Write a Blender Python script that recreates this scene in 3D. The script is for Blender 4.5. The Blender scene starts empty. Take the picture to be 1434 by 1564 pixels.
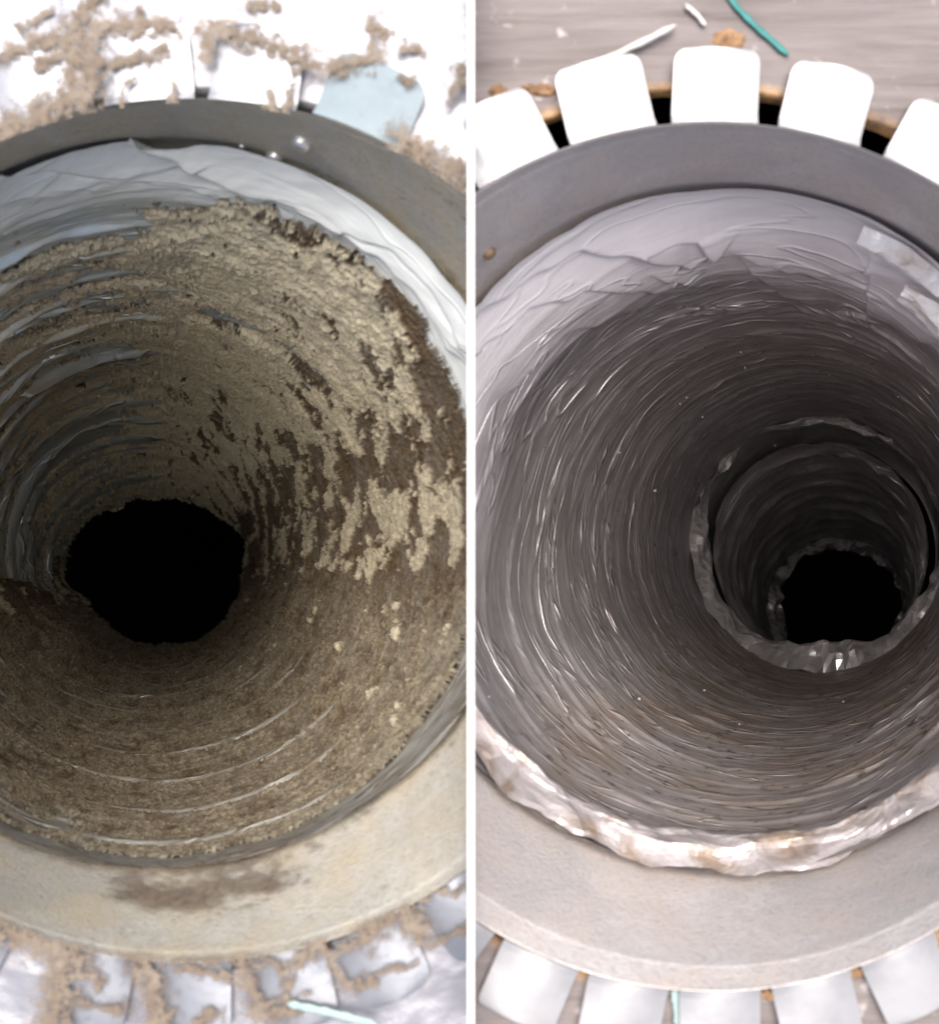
import bpy, math, random
import numpy as np
from mathutils import Vector

random.seed(7)
rng = np.random.default_rng(7)
PI = math.pi
scn = bpy.context.scene
C = scn.collection

# ------------------------------------------------------------------ camera, sky, sun, exposure
F = 1500.0                       # focal length in photograph pixels; 1 unit = 1000 px on the mouth plane
cam = bpy.data.cameras.new("camera")
cam.sensor_fit = 'HORIZONTAL'
cam.sensor_width = 36.0
cam.lens = 36.0 * F / 1434.0
cam.clip_start = 0.02
cam.clip_end = 100
cam.dof.use_dof = True
cam.dof.focus_distance = 3.4
cam.dof.aperture_fstop = 3.2
camo = bpy.data.objects.new("camera", cam)
camo.location = (0, 0, 1.5)
C.objects.link(camo)
scn.camera = camo

SUN_EL, SUN_AZ = math.radians(75), math.radians(-4)      # azimuth from +Y towards +X
w = bpy.data.worlds.new("World")
scn.world = w
w.use_nodes = True
nt = w.node_tree
bg = nt.nodes["Background"]
sky = nt.nodes.new("ShaderNodeTexSky")
sky.sky_type = 'NISHITA'
sky.sun_disc = False
sky.sun_elevation = SUN_EL
sky.sun_rotation = SUN_AZ
sky.air_density = 1.0
sky.dust_density = 3.0
nt.links.new(sky.outputs[0], bg.inputs[0])
bg.inputs[1].default_value = 0.10
sun = bpy.data.lights.new("sun", 'SUN')
sun.energy = 5.0
sun.angle = math.radians(62)
sun.color = (1.0, 0.95, 0.88)
suno = bpy.data.objects.new("sun", sun)
sd = Vector((math.sin(SUN_AZ) * math.cos(SUN_EL), math.cos(SUN_AZ) * math.cos(SUN_EL), math.sin(SUN_EL)))
suno.rotation_euler = (-sd).to_track_quat('-Z', 'Y').to_euler()
suno.location = sd * 8
C.objects.link(suno)
scn.view_settings.view_transform = 'Standard'
scn.view_settings.look = 'None'
scn.view_settings.exposure = 0.55
scn.view_settings.gamma = 1.0
scn.cycles.max_bounces = 10
scn.cycles.diffuse_bounces = 5
scn.cycles.glossy_bounces = 6
scn.cycles.sample_clamp_indirect = 6

HALF = 0.0048                    # half thickness of the divider
DIVX = 0.0020

# ------------------------------------------------------------------ helpers
def put(o, label=None, cat=None, group=None, kind=None, parent=None):
    if label: o['label'] = label
    if cat: o['category'] = cat
    if group: o['group'] = group
    if kind: o['kind'] = kind
    if parent is not None: o.parent = parent
    return o

def empty(name, loc, label, cat, group=None):
    o = bpy.data.objects.new(name, None)
    o.location = loc
    o.empty_display_size = 0.1
    C.objects.link(o)
    return put(o, label, cat, group)

def mesh_np(name, verts, faces, mat, parent=None, smooth=True, attrs=None, vec=None):
    """verts (n,3), faces (m,4) or (m,3); parent placed at its location"""
    verts = np.asarray(verts, dtype=np.float32)
    faces = np.asarray(faces, dtype=np.int32)
    used = np.zeros(len(verts), bool)
    used[faces.ravel()] = True
    remap = np.cumsum(used) - 1
    faces = remap[faces].astype(np.int32)
    verts = verts[used]
    if parent is not None:
        verts = verts - np.array(parent.location, dtype=np.float32)
    me = bpy.data.meshes.new(name)
    k = faces.shape[1]
    me.vertices.add(len(verts))
    me.vertices.foreach_set("co", np.ascontiguousarray(verts).ravel())
    me.loops.add(faces.size)
    me.loops.foreach_set("vertex_index", faces.ravel())
    me.polygons.add(len(faces))
    me.polygons.foreach_set("loop_start", np.arange(0, faces.size, k, dtype=np.int32))
    me.polygons.foreach_set("use_smooth", np.full(len(faces), smooth, dtype=bool))
    me.update(calc_edges=True)
    for an, av in (attrs or {}).items():
        a = me.attributes.new(an, 'FLOAT', 'POINT')
        a.data.foreach_set("value", np.ascontiguousarray(np.asarray(av, dtype=np.float32).ravel()[used]))
    if vec is not None:
        a = me.attributes.new("tube_coord", 'FLOAT_VECTOR', 'POINT')
        a.data.foreach_set("vector", np.ascontiguousarray(np.asarray(vec, dtype=np.float32).reshape(-1, 3)[used]).ravel())
    me.materials.append(mat)
    o = bpy.data.objects.new(name, me)
    C.objects.link(o)
    if parent is not None: o.parent = parent
    return o

class Noise:
    def __init__(s, seed):
        r = np.random.default_rng(seed)
        a = r.random((2048, 512)) * 2 * PI
        s.gx, s.gy = np.cos(a), np.sin(a)
    def __call__(s, x, y, per=None):
        x0 = np.floor(x); y0 = np.floor(y)
        fx = x - x0; fy = y - y0
        xi = x0.astype(int); yi = y0.astype(int)
        if per is None: per = 2048
        xa = xi % per; xb = (xi + 1) % per
        ya = yi % 512; yb = (yi + 1) % 512
        u = fx * fx * fx * (fx * (fx * 6 - 15) + 10)
        v = fy * fy * fy * (fy * (fy * 6 - 15) + 10)
        def d(ix, iy, dx, dy): return s.gx[ix, iy] * dx + s.gy[ix, iy] * dy
        n00 = d(xa, ya, fx, fy); n10 = d(xb, ya, fx - 1, fy)
        n01 = d(xa, yb, fx, fy - 1); n11 = d(xb, yb, fx - 1, fy - 1)
        a = n00 + u * (n10 - n00); b = n01 + u * (n11 - n01)
        return (a + v * (b - a)) * 1.5
NZ = [Noise(i) for i in range(12)]

def fbm(k, u, v, fu, fv, octs=4, gain=0.5, ridge=False):
    """u in 0..1 wraps with integer fu cells"""
    t = 0; a = 1.0; tot = 0
    for i in range(octs):
        n = NZ[(k + i) % 12](u * fu, v * fv + 7.3 * i, int(fu))
        if ridge: n = 1 - 2 * np.abs(n)
        t = t + a * n; tot += a
        fu *= 2; fv *= 2; a *= gain
    return t / tot

def sst(a, b, x):
    t = np.clip((x - a) / (b - a), 0, 1)
    return t * t * (3 - 2 * t)

def ang(u, c, half, soft):
    """1 within half degrees of angle c (degrees), fading over soft"""
    d = np.abs((u * 360 - c + 180) % 360 - 180)
    return 1 - sst(half, half + soft, d)

def P(px, py, z=0.0):
    """photograph pixel to a point on the plane at height z (only used to measure outlines on the board)"""
    s = (1.5 - z) / F
    return ((px - 717) * s, (782 - py) * s, z)

def to_px(x, y, z):
    s = F / (1.5 - z)
    return 717 + x * s, 782 - y * s

class Tube:
    """a round pipe: centre line and radius at stations p; p is also an easy measure of depth (depth = F*R/p)"""
    def __init__(s, knots, R, ex=None, squash=0.0):
        s.squash = squash
        k = sorted(knots)
        s.kp = np.array([a[0] for a in k], float)
        s.kx = np.array([a[1] for a in k], float)
        s.ky = np.array([a[2] for a in k], float)
        s.R = R
        s.ex = ex
    def centre(s, p):
        return np.interp(p, s.kp, s.kx), np.interp(p, s.kp, s.ky)
    def depth(s, p): return F * s.R / p
    def at(s, u, p, inset=0.0):
        """inset moves the surface towards the axis"""
        D = s.depth(p)
        cx, cy = s.centre(p)
        X = (cx - 717) * D / F
        Y = (782 - cy) * D / F
        r = s.R - inset
        e = 1.0 if s.ex is None else 1 + s.ex * sst(480, 640, p)
        fy = 1 - s.squash * (1 - sst(140, 260, p))
        return np.stack([X + r * e * np.cos(u * 2 * PI), Y + r * fy * np.sin(u * 2 * PI), 1.5 - D], -1)

def grid_faces(nu, nv, wrap=True):
    """vertices indexed row*nu+col"""
    cols = np.arange(nu if wrap else nu - 1)
    rows = np.arange(nv - 1)
    c, r = np.meshgrid(cols, rows)
    c2 = (c + 1) % nu
    return np.stack([r * nu + c, r * nu + c2, (r + 1) * nu + c2, (r + 1) * nu + c], -1).reshape(-1, 4)

def clip_side(V, Fc, side):
    """keep the half on one side of the divider; side -1 left, +1 right"""
    lim = DIVX + side * HALF * 0.5
    xs = V[:, 0]
    out = (xs > lim) if side < 0 else (xs < lim)
    keep = ~np.all(out[Fc], axis=1)
    V = V.copy()
    V[:, 0] = np.minimum(xs, lim) if side < 0 else np.maximum(xs, lim)
    return V, Fc[keep]

# ------------------------------------------------------------------ materials
class M:
    def __init__(s, name):
        s.m = bpy.data.materials.new(name); s.m.use_nodes = True
        s.t = s.m.node_tree; s.b = s.t.nodes["Principled BSDF"]
    def n(s, typ, **kw):
        nd = s.t.nodes.new("ShaderNode" + typ)
        for k, v in kw.items():
            if k in nd.inputs.keys() if isinstance(k, str) else False: nd.inputs[k].default_value = v
            else: setattr(nd, k, v)
        return nd
    def l(s, a, b): s.t.links.new(a, b)
    def attr(s, name, out="Fac"):
        a = s.n("Attribute"); a.attribute_name = name; return a.outputs[out]
    def coord(s, tube=False, scale=(1, 1, 1)):
        mp = s.n("Mapping"); mp.inputs["Scale"].default_value = scale
        if tube: s.l(s.attr("tube_coord", "Vector"), mp.inputs[0])
        else:
            tc = s.n("TexCoord"); s.l(tc.outputs["Object"], mp.inputs[0])
        return mp.outputs[0]
    def noise(s, vec, scale, detail=4, rough=0.55, dist=0.0):
        nd = s.n("TexNoise"); nd.inputs["Scale"].default_value = scale
        nd.inputs["Detail"].default_value = detail; nd.inputs["Roughness"].default_value = rough
        nd.inputs["Distortion"].default_value = dist
        s.l(vec, nd.inputs["Vector"]); return nd.outputs["Fac"]
    def ramp(s, fac, stops):
        r = s.n("ValToRGB"); e = r.color_ramp.elements
        while len(e) < len(stops): e.new(0.5)
        for el, (p, c) in zip(e, stops):
            el.position = p; el.color = (*c, 1) if len(c) == 3 else c
        s.l(fac, r.inputs[0]); return r.outputs[0]
    def mix(s, fac, a, b, mode='MIX'):
        m = s.n("Mix"); m.data_type = 'RGBA'; m.blend_type = mode
        for sock, v in ((m.inputs[0], fac), (m.inputs[6], a), (m.inputs[7], b)):
            if hasattr(v, "links"): s.l(v, sock)
            else: sock.default_value = v if not isinstance(v, tuple) else (*v, 1)
        return m.outputs[2]
    def math(s, op, a, b=0.0, clamp=False):
        m = s.n("Math"); m.operation = op; m.use_clamp = clamp
        for sock, v in ((m.inputs[0], a), (m.inputs[1], b)):
            if hasattr(v, "links"): s.l(v, sock)
            else: sock.default_value = v
        return m.outputs[0]
    def bump(s, h, strength, dist):
        b = s.n("Bump"); b.inputs["Strength"].default_value = strength
        b.inputs["Distance"].default_value = dist
        s.l(h, b.inputs["Height"]); s.l(b.outputs[0], s.b.inputs["Normal"])
    def set(s, **kw):
        for k, v in kw.items():
            i = s.b.inputs[k.replace("_", " ")]
            if hasattr(v, "links"): s.l(v, i)
            else: i.default_value = v if not isinstance(v, tuple) else (*v, 1)
        return s.m

def g(v): return (v, v, v)

def mat_galv(name, base, dirt, dirt_amt, metallic=0.55):
    m = M(name)
    co = m.coord()
    sp = m.n("TexVoronoi"); sp.inputs["Scale"].default_value = 55; m.l(co, sp.inputs["Vector"])
    n1 = m.noise(co, 9, 5, 0.6)
    n2 = m.noise(co, 130, 3, 0.7)
    bw = m.n("RGBToBW"); m.l(sp.outputs["Color"], bw.inputs[0])
    c = m.mix(0.22, base, m.ramp(bw.outputs[0], [(0.2, g(0.2)), (0.8, g(0.8))]), 'SOFT_LIGHT')
    n0 = m.noise(co, 3.2, 4, 0.65, 1.0)
    c = m.mix(m.math('MULTIPLY', m.ramp(n0, [(0.42, g(0)), (0.58, g(1))]), 0.45), c, tuple(x * 0.72 for x in base))
    c = m.mix(m.math('MULTIPLY', m.ramp(n1, [(0.42, g(0)), (0.68, g(1))]), dirt_amt), c, dirt)
    c = m.mix(m.math('MULTIPLY', m.ramp(n2, [(0.50, g(0)), (0.72, g(1))]), 0.6), c, tuple(x * 0.55 for x in base))
    m.bump(m.math('ADD', n2, n1), 0.5, 0.005)
    return m.set(Base_Color=c, Metallic=metallic, Roughness=m.ramp(n1, [(0.3, g(0.34)), (0.7, g(0.66))]))

def mat_tab(name, base, rough=0.36, metallic=0.75):
    m = M(name)
    co = m.coord()
    n1 = m.noise(co, 14, 5, 0.6)
    n2 = m.noise(co, 90, 4, 0.7)
    c = m.mix(m.ramp(n1, [(0.45, g(0)), (0.8, g(1))]), base, tuple(x * 0.80 for x in base))
    c = m.mix(m.math('MULTIPLY', m.ramp(n2, [(0.6, g(0)), (0.72, g(1))]), 0.4), c, (0.42, 0.34, 0.28))
    m.bump(n1, 0.12, 0.008)
    return m.set(Base_Color=c, Metallic=metallic, Roughness=rough)

def mat_foil(name, base, grime, streak, metallic=0.85, rlo=0.22, rhi=0.5, gspeck=(0.07, 0.045, 0.025), speck=0.8):
    """crinkled foil whose creases run round the pipe, dulled by dust where the attribute 'grime' says"""
    m = M(name)
    n1 = m.noise(m.coord(True, (1.0, 1.0, 16.0)), 1.0, 5, 0.6, 0.5)
    n2 = m.noise(m.coord(True, (6.0, 6.0, 50.0)), 1.6, 5, 0.65, 0.2)
    n3 = m.noise(m.coord(True, (2.2, 2.2, 3.0)), 1.2, 4, 0.6)
    n4 = m.noise(m.coord(True, (1.2, 1.2, 9.0)), 1.3, 2, 0.4, 0.8)
    n5 = m.noise(m.coord(True, (16.0, 16.0, 34.0)), 1.0, 4, 0.7)
    crease = m.ramp(n4, [(0.475, g(0)), (0.50, g(1)), (0.525, g(0))])
    crease2 = m.ramp(n1, [(0.47, g(0)), (0.50, g(1)), (0.53, g(0))])
    gr = m.attr("grime")
    sheen = m.attr("painted_sheen")  # reflected light painted into the mouth foil: paler and less metallic
    gm = m.math('MULTIPLY', gr, m.ramp(m.math('ADD', m.math('MULTIPLY', n2, 0.4), m.math('MULTIPLY', n3, 0.6)), [(0.36, g(0.35)), (0.60, g(1.0))]), True)
    c = m.mix(m.ramp(n3, [(0.38, g(0)), (0.62, g(1))]), base, streak)
    c = m.mix(m.math('MULTIPLY', m.ramp(n1, [(0.4, g(0)), (0.7, g(1))]), 0.35), c, tuple(x * 0.75 for x in streak))
    c = m.mix(gm, c, grime)
    sp = m.math('MULTIPLY', m.math('MULTIPLY', m.ramp(m.math('ADD', m.math('MULTIPLY', n2, 0.25), m.math('MULTIPLY', n5, 0.75)), [(0.56, g(0)), (0.62, g(1))]), speck), gr, True)
    c = m.mix(sp, c, gspeck)
    c = m.mix(m.math('MULTIPLY', sheen, 0.75), c, tuple(min(0.93, x * 1.2) for x in base))
    met = m.math('SUBTRACT', metallic, m.math('MULTIPLY', gm, metallic * 0.7), True)
    met = m.math('MULTIPLY', met, m.math('SUBTRACT', 1.0, m.math('MULTIPLY', sheen, 0.85)))
    ro = m.math('ADD', m.math('MULTIPLY', n3, rhi - rlo), m.math('ADD', rlo, m.math('MULTIPLY', gm, 0.25)))
    hh = m.math('ADD', m.math('ADD', m.math('MULTIPLY', crease, 0.5), m.math('MULTIPLY', crease2, 0.10)), m.math('ADD', m.math('MULTIPLY', n1, 0.45), m.math('MULTIPLY', n2, 0.10)))
    m.bump(m.math('MULTIPLY', hh, m.math('SUBTRACT', 1.0, m.math('MULTIPLY', sheen, 0.75))), 0.8, 0.014)
    return m.set(Base_Color=c, Metallic=met, Roughness=ro)

def mat_crumple(name, base, warm, rough=0.22, metallic=0.9, vs=12, vb=0.5):
    m = M(name)
    co = m.coord()
    wv = m.n("VectorMath"); wv.operation = 'ADD'
    nn = m.n("TexNoise"); nn.inputs["Scale"].default_value = vs * 0.8
    m.l(co, nn.inputs["Vector"]); m.l(co, wv.inputs[0])
    sc_ = m.n("VectorMath"); sc_.operation = 'SCALE'; sc_.inputs["Scale"].default_value = 0.12
    m.l(nn.outputs["Color"], sc_.inputs[0]); m.l(sc_.outputs[0], wv.inputs[1])
    v = m.n("TexVoronoi"); v.inputs["Scale"].default_value = vs; v.feature = 'F1'
    m.l(wv.outputs[0], v.inputs["Vector"])
    n1 = m.noise(co, vs, 5, 0.6, 0.6)
    c = m.mix(m.ramp(n1, [(0.5, g(0)), (0.66, g(1))]), base, warm)
    m.bump(m.math('ADD', v.outputs["Distance"], m.math('MULTIPLY', n1, 0.5)), vb, 0.03)
    return m.set(Base_Color=c, Metallic=metallic, Roughness=rough)

def mat_lint(name):
    m = M(name)
    co = m.coord()
    tone = m.attr("tone")
    n1 = m.noise(co, 60, 6, 0.7)
    n2 = m.noise(co, 11, 4, 0.6)
    n3 = m.noise(co, 210, 3, 0.7)
    t = m.math('ADD', tone, m.math('MULTIPLY', m.math('SUBTRACT', n1, 0.5), 0.55))
    t = m.math('ADD', t, m.math('MULTIPLY', m.math('SUBTRACT', n3, 0.5), 0.5), True)
    c = m.ramp(t, [(0.0, (0.095, 0.064, 0.036)), (0.25, (0.145, 0.100, 0.060)), (0.5, (0.32, 0.26, 0.18)),
                   (0.78, (0.66, 0.575, 0.41)), (1.0, (0.78, 0.69, 0.51))])
    c = m.mix(m.math('MULTIPLY', m.ramp(n2, [(0.4, g(0)), (0.65, g(1))]), 0.30), c, (0.33, 0.31, 0.27))
    c = m.mix(m.math('MULTIPLY', m.ramp(n3, [(0.58, g(0)), (0.66, g(1))]), 0.45), c, (0.06, 0.045, 0.03))
    m.bump(m.math('ADD', n1, m.math('MULTIPLY', n3, 0.7)), 0.9, 0.012)
    return m.set(Base_Color=c, Roughness=0.95, Specular_IOR_Level=0.1)

def mat_plain(name, col, rough=0.7, metallic=0.0, nscale=30, var=0.2, bump=0.3):
    m = M(name)
    co = m.coord()
    n1 = m.noise(co, nscale, 5, 0.6)
    c = m.mix(m.ramp(n1, [(0.35, g(0)), (0.7, g(1))]), col, tuple(x * (1 - var) for x in col))
    m.bump(n1, bump, 0.006)
    return m.set(Base_Color=c, Roughness=rough, Metallic=metallic)

MAT = {}
MAT['collar_l'] = mat_galv("dusty_galvanised_steel", (0.64, 0.60, 0.53), (0.56, 0.48, 0.35), 0.9, 0.3)
MAT['collar_r'] = mat_galv("clean_galvanised_steel", (0.80, 0.745, 0.725), (0.70, 0.61, 0.56), 0.9, 0.3)
MAT['tab'] = mat_tab("bright_zinc", (0.41, 0.40, 0.41), 0.4, 0.45)
MAT['tab_l'] = mat_tab("bluish_zinc", (0.31, 0.315, 0.345), 0.32, 0.55)
MAT['tab_dull'] = mat_tab("dull_blue_zinc", (0.20, 0.245, 0.275), 0.6, 0.15)
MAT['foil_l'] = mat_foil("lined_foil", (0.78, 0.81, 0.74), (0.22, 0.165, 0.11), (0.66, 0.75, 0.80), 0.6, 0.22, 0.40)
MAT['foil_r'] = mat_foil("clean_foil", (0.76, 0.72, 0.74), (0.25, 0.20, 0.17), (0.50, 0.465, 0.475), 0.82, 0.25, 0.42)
MAT['crumple'] = mat_crumple("crumpled_foil", (0.62, 0.565, 0.56), (0.40, 0.305, 0.24), 0.30, 0.45, 11, 0.6)
MAT['crumple_dark'] = mat_crumple("crumpled_foil_deep", (0.95, 0.93, 0.93), (0.80, 0.76, 0.74), 0.24, 0.8, 9, 0.3)
MAT['flap'] = mat_crumple("bright_foil", (0.92, 0.88, 0.87), (0.74, 0.66, 0.60), 0.42, 0.2, 14, 0.6)
MAT['lint'] = mat_lint("lint")
def mat_dust():
    m = M("brown_dust_film")
    co = m.coord()
    n1 = m.noise(co, 70, 5, 0.7); n2 = m.noise(co, 14, 4, 0.6)
    c = m.ramp(m.math('ADD', m.math('MULTIPLY', n1, 0.5), m.math('MULTIPLY', n2, 0.5)), [(0.35, (0.12, 0.090, 0.068)), (0.5, (0.185, 0.145, 0.112)), (0.65, (0.25, 0.208, 0.168))])
    al = m.math('ADD', m.attr("cover"), m.math('MULTIPLY', m.math('SUBTRACT', n1, 0.5), 1.7))
    m.bump(n1, 0.25, 0.004)
    return m.set(Base_Color=c, Roughness=0.95, Specular_IOR_Level=0.1, Alpha=m.ramp(al, [(0.10, g(0)), (0.75, g(0.95))]))
MAT['dust'] = mat_dust()
MAT['void'] = mat_plain("near_black_void", (0.004, 0.004, 0.004), 1.0)  # near-black colour stands in for unlit depth
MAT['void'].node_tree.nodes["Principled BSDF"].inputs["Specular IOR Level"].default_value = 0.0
MAT['divider'] = mat_plain("white_painted_board", (0.92, 0.92, 0.92), 0.6, 0, 12, 0.02, 0.05)
MAT['teal'] = mat_plain("teal_marker", (0.03, 0.20, 0.19), 0.6, 0, 40, 0.3)
MAT['teal_pale'] = mat_plain("faded_teal_marker", (0.34, 0.44, 0.43), 0.7, 0, 40, 0.25)
MAT['plastic'] = mat_plain("clear_white_plastic", (0.55, 0.51, 0.48), 0.25, 0, 40, 0.15)
MAT['chip'] = mat_plain("raw_orange_wood", (0.34, 0.20, 0.11), 0.85, 0, 45, 0.45, 0.8)
MAT['rust'] = mat_plain("rusty_screw", (0.36, 0.24, 0.15), 0.6, 0.3, 60, 0.5)
MAT['screw'] = mat_plain("zinc_screw", (0.80, 0.79, 0.76), 0.3, 0.8, 60, 0.2)

def mat_wrap():
    m = M("white_house_wrap")
    co = m.coord()
    n1 = m.noise(co, 5, 5, 0.6, 0.5)
    n2 = m.noise(co, 35, 5, 0.65)
    c = m.mix(m.ramp(n1, [(0.4, g(0)), (0.7, g(1))]), (0.30, 0.295, 0.325), (0.20, 0.195, 0.22))
    c = m.mix(m.math('MULTIPLY', m.ramp(n2, [(0.60, g(0)), (0.72, g(1))]), 0.5), c, (0.48, 0.40, 0.33))
    m.bump(m.math('ADD', n1, m.math('MULTIPLY', n2, 0.3)), 0.4, 0.012)
    return m.set(Base_Color=c, Roughness=0.38, Specular_IOR_Level=0.9, Metallic=0.25)
MAT['wrap'] = mat_wrap()

def mat_board():
    m = M("weathered_plywood")
    tc = m.n("TexCoord"); mp = m.n("Mapping")
    mp.inputs["Rotation"].default_value = (0, 0, math.radians(-7)); mp.inputs["Scale"].default_value = (1.6, 22, 4)
    m.l(tc.outputs["Object"], mp.inputs[0])
    n1 = m.noise(mp.outputs[0], 1.0, 6, 0.65, 0.5)
    mp2 = m.n("Mapping"); mp2.inputs["Rotation"].default_value = (0, 0, math.radians(-7)); mp2.inputs["Scale"].default_value = (5, 120, 5)
    m.l(tc.outputs["Object"], mp2.inputs[0])
    n2 = m.noise(mp2.outputs[0], 1.0, 4, 0.7)
    co = m.coord(False, (1, 1, 1))
    n3 = m.noise(co, 24, 4, 0.6)
    c = m.ramp(n1, [(0.30, (0.11, 0.088, 0.082)), (0.5, (0.185, 0.157, 0.152)), (0.7, (0.24, 0.21, 0.207))])
    c = m.mix(m.math('MULTIPLY', m.ramp(n2, [(0.5, g(0)), (0.75, g(1))]), 0.5), c, (0.22, 0.18, 0.165))
    c = m.mix(m.math('MULTIPLY', m.ramp(n3, [(0.60, g(0)), (0.72, g(1))]), 0.5), c, (0.72, 0.68, 0.68))
    # raw edge of the cut hole
    c = m.mix(m.attr("grime"), c, m.ramp(n3, [(0.35, (0.10, 0.06, 0.035)), (0.55, (0.42, 0.24, 0.11)), (0.7, (0.60, 0.36, 0.18))]))
    m.bump(m.math('ADD', n1, m.math('MULTIPLY', n2, 0.6)), 0.6, 0.01)
    return m.set(Base_Color=c, Roughness=0.8)
MAT['board'] = mat_board()

# ------------------------------------------------------------------ the two pipes
LEFT_K = [(690, 295, 812), (660, 285, 810), (555, 242, 769), (500, 232, 806), (460, 230, 829), (370, 230, 835),
          (254, 218, 815), (200, 226, 845), (150, 244, 878), (120, 275, 905), (90, 320, 935), (60, 360, 960), (30, 400, 985)]
RIGHT_K = [(690, 1088, 856), (662, 1090, 850), (640, 1092, 838), (515, 1112, 809), (400, 1155, 812), (300, 1200, 818),
           (190, 1252, 832), (150, 1264, 868), (105, 1279, 935), (70, 1290, 960), (40, 1296, 975)]
collar_tube_l = Tube(LEFT_K, 0.66, 0.035)
duct_tube_l = Tube(LEFT_K, 0.645, 0.035, 0.20)
collar_tube_r = Tube(RIGHT_K, 0.662)
duct_tube_r = Tube(RIGHT_K, 0.645)

def uv_grid(nu, ps):
    u = np.arange(nu) / nu
    U, Pp = np.meshgrid(u, ps)
    return U.ravel(), Pp.ravel()

def tubevec(U, D):
    return np.stack([np.cos(U * 2 * PI), np.sin(U * 2 * PI), D], -1)

# ---- collars
def make_sleeve(tube, parent, mat, side, p0, p1, step_p, k):
    ps = np.concatenate([np.linspace(p0, step_p + 1, 12), np.linspace(step_p, step_p - 3, 5), np.linspace(step_p - 6, p1, 26)])
    nu = 360
    U, Pp = uv_grid(nu, ps)
    inset = 0.0 + 0.0012 * (1 - sst(step_p - 3, step_p, Pp)) + 0.0018 * fbm(k, U, Pp / 100, 9, 1, 4)
    V = tube.at(U, Pp, inset)
    n = len(ps)
    Fc = grid_faces(nu, n)
    # outside skin of the sheet metal, 8 mm behind
    V2 = tube.at(U, Pp, inset - 0.001)
    V2[:, 2] -= 0.004
    Fo = Fc[:, ::-1] + len(V)
    a = np.arange(nu); b = (a + 1) % nu
    rim = np.stack([a + len(V), b + len(V), b, a], -1)
    last = (n - 1) * nu
    rim2 = np.stack([a + last, b + last, b + last + len(V), a + last + len(V)], -1)
    VV = np.concatenate([V, V2]); FF = np.concatenate([Fc, Fo, rim, rim2])
    VV, FF = clip_side(VV, FF, side)
    D = tube.depth(Pp)
    return mesh_np("sleeve", VV, FF, mat, parent, True, vec=np.concatenate([tubevec(U, D)] * 2))

def make_tab(parent, mat, cx, cy, r0, deg, width, length, lift, root_z, thick, twist, side, corner=0.03, taper=0.0, skew=0.0):
    """one bent-over tab of the collar: rises out of the pipe and folds outwards over the board"""
    nx, ny = 9, 14
    a = math.radians(deg)
    rad = np.array([math.cos(a), math.sin(a)]); tan = np.array([-math.sin(a), math.cos(a)])
    ls = np.concatenate([np.linspace(0, 0.022, 5), np.linspace(0.06, length - corner, 4), length - corner + corner * np.sin(np.linspace(0.25, 1, 5) * PI / 2)])
    top = []
    for l in ls:
        hw = width / 2 * (1 - taper * l / length)
        if l > length - corner:
            hw = hw - corner + math.sqrt(max(0, corner ** 2 - (l - (length - corner)) ** 2))
        bend = min(l / 0.022, 1)
        rr = r0 + 0.012 * bend + max(0, l - 0.022) 
        z = root_z + 0.005 + 0.0008 * bend + max(0, l - 0.022) * lift
        for t in np.linspace(-1, 1, nx):
            # the root follows the curve of the pipe, the tip is straight
            curve = (1 - bend) * (r0 - math.sqrt(r0 * r0 - (t * hw) ** 2))
            q = rad * (rr - curve) + tan * (t * hw + skew * l)
            zz = z + t * twist * max(0, l - 0.02) - 0.006 * t * t * bend
            top.append((cx + q[0], cy + q[1], zz))
    top = np.array(top)
    bot = top.copy(); bot[:, 2] -= thick
    n = len(ls)
    Fc = grid_faces(nx, n, False)
    N = len(top)
    def edge(i, j): return [i, j, j + N, i + N]
    E = []
    for i in range(nx - 1):
        E.append(edge(i + 1, i)); E.append(edge((n - 1) * nx + i, (n - 1) * nx + i + 1))
    for j in range(n - 1):
        E.append(edge(j * nx, (j + 1) * nx)); E.append(edge((j + 1) * nx + nx - 1, j * nx + nx - 1))
    V = np.concatenate([top, bot, top, bot]); FF = np.concatenate([Fc, Fc[:, ::-1] + N, np.array(E) + 2 * N])
    V, FF = clip_side(V, FF, side)
    if len(FF) == 0: return None
    o = mesh_np("tab", V, FF, mat, parent, True)
    return o

# ---- left collar
cl = empty("pipe_collar", (-0.432, -0.028, 0), "dusty galvanised pipe collar round the lint-clogged duct, its tabs smeared with brown lint", "pipe collar", "galvanised pipe collars")
make_sleeve(collar_tube_l, cl, MAT['collar_l'], -1, 661, 540, 652, 1)
left_tabs = [(38.0, 0.14, 0.13, 0.05, 0, 't'), (52.5, 0.148, 0.13, 0.04, 0, 't'), (67.0, 0.155, 0.115, 0.06, 0.0, 'd'), (81.5, 0.142, 0.13, 0.05, 0, 't'),
             (95.2, 0.145, 0.13, 0.06, 0, 't'), (108.5, 0.145, 0.13, 0.04, 0, 't'), (121.5, 0.14, 0.13, 0.05, 0, 't'), (135, 0.14, 0.13, 0.05, 0, 't')]
left_tabs += [(148 + 13.2 * i, 0.14, 0.13, 0.03, 0, 't') for i in range(7)]
left_tabs += [(241.5, 0.135, 0.13, 0.02, 0, 't'), (259, 0.100, 0.13, 0.03, 0.0, 't'), (270.5, 0.125, 0.13, 0.02, 0, 't'), (283, 0.125, 0.13, 0.03, 0, 't'),
              (294.3, 0.125, 0.13, 0.02, 0, 't'), (306, 0.125, 0.13, 0.03, 0, 't'), (318, 0.13, 0.13, 0.03, 0, 't')]
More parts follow.
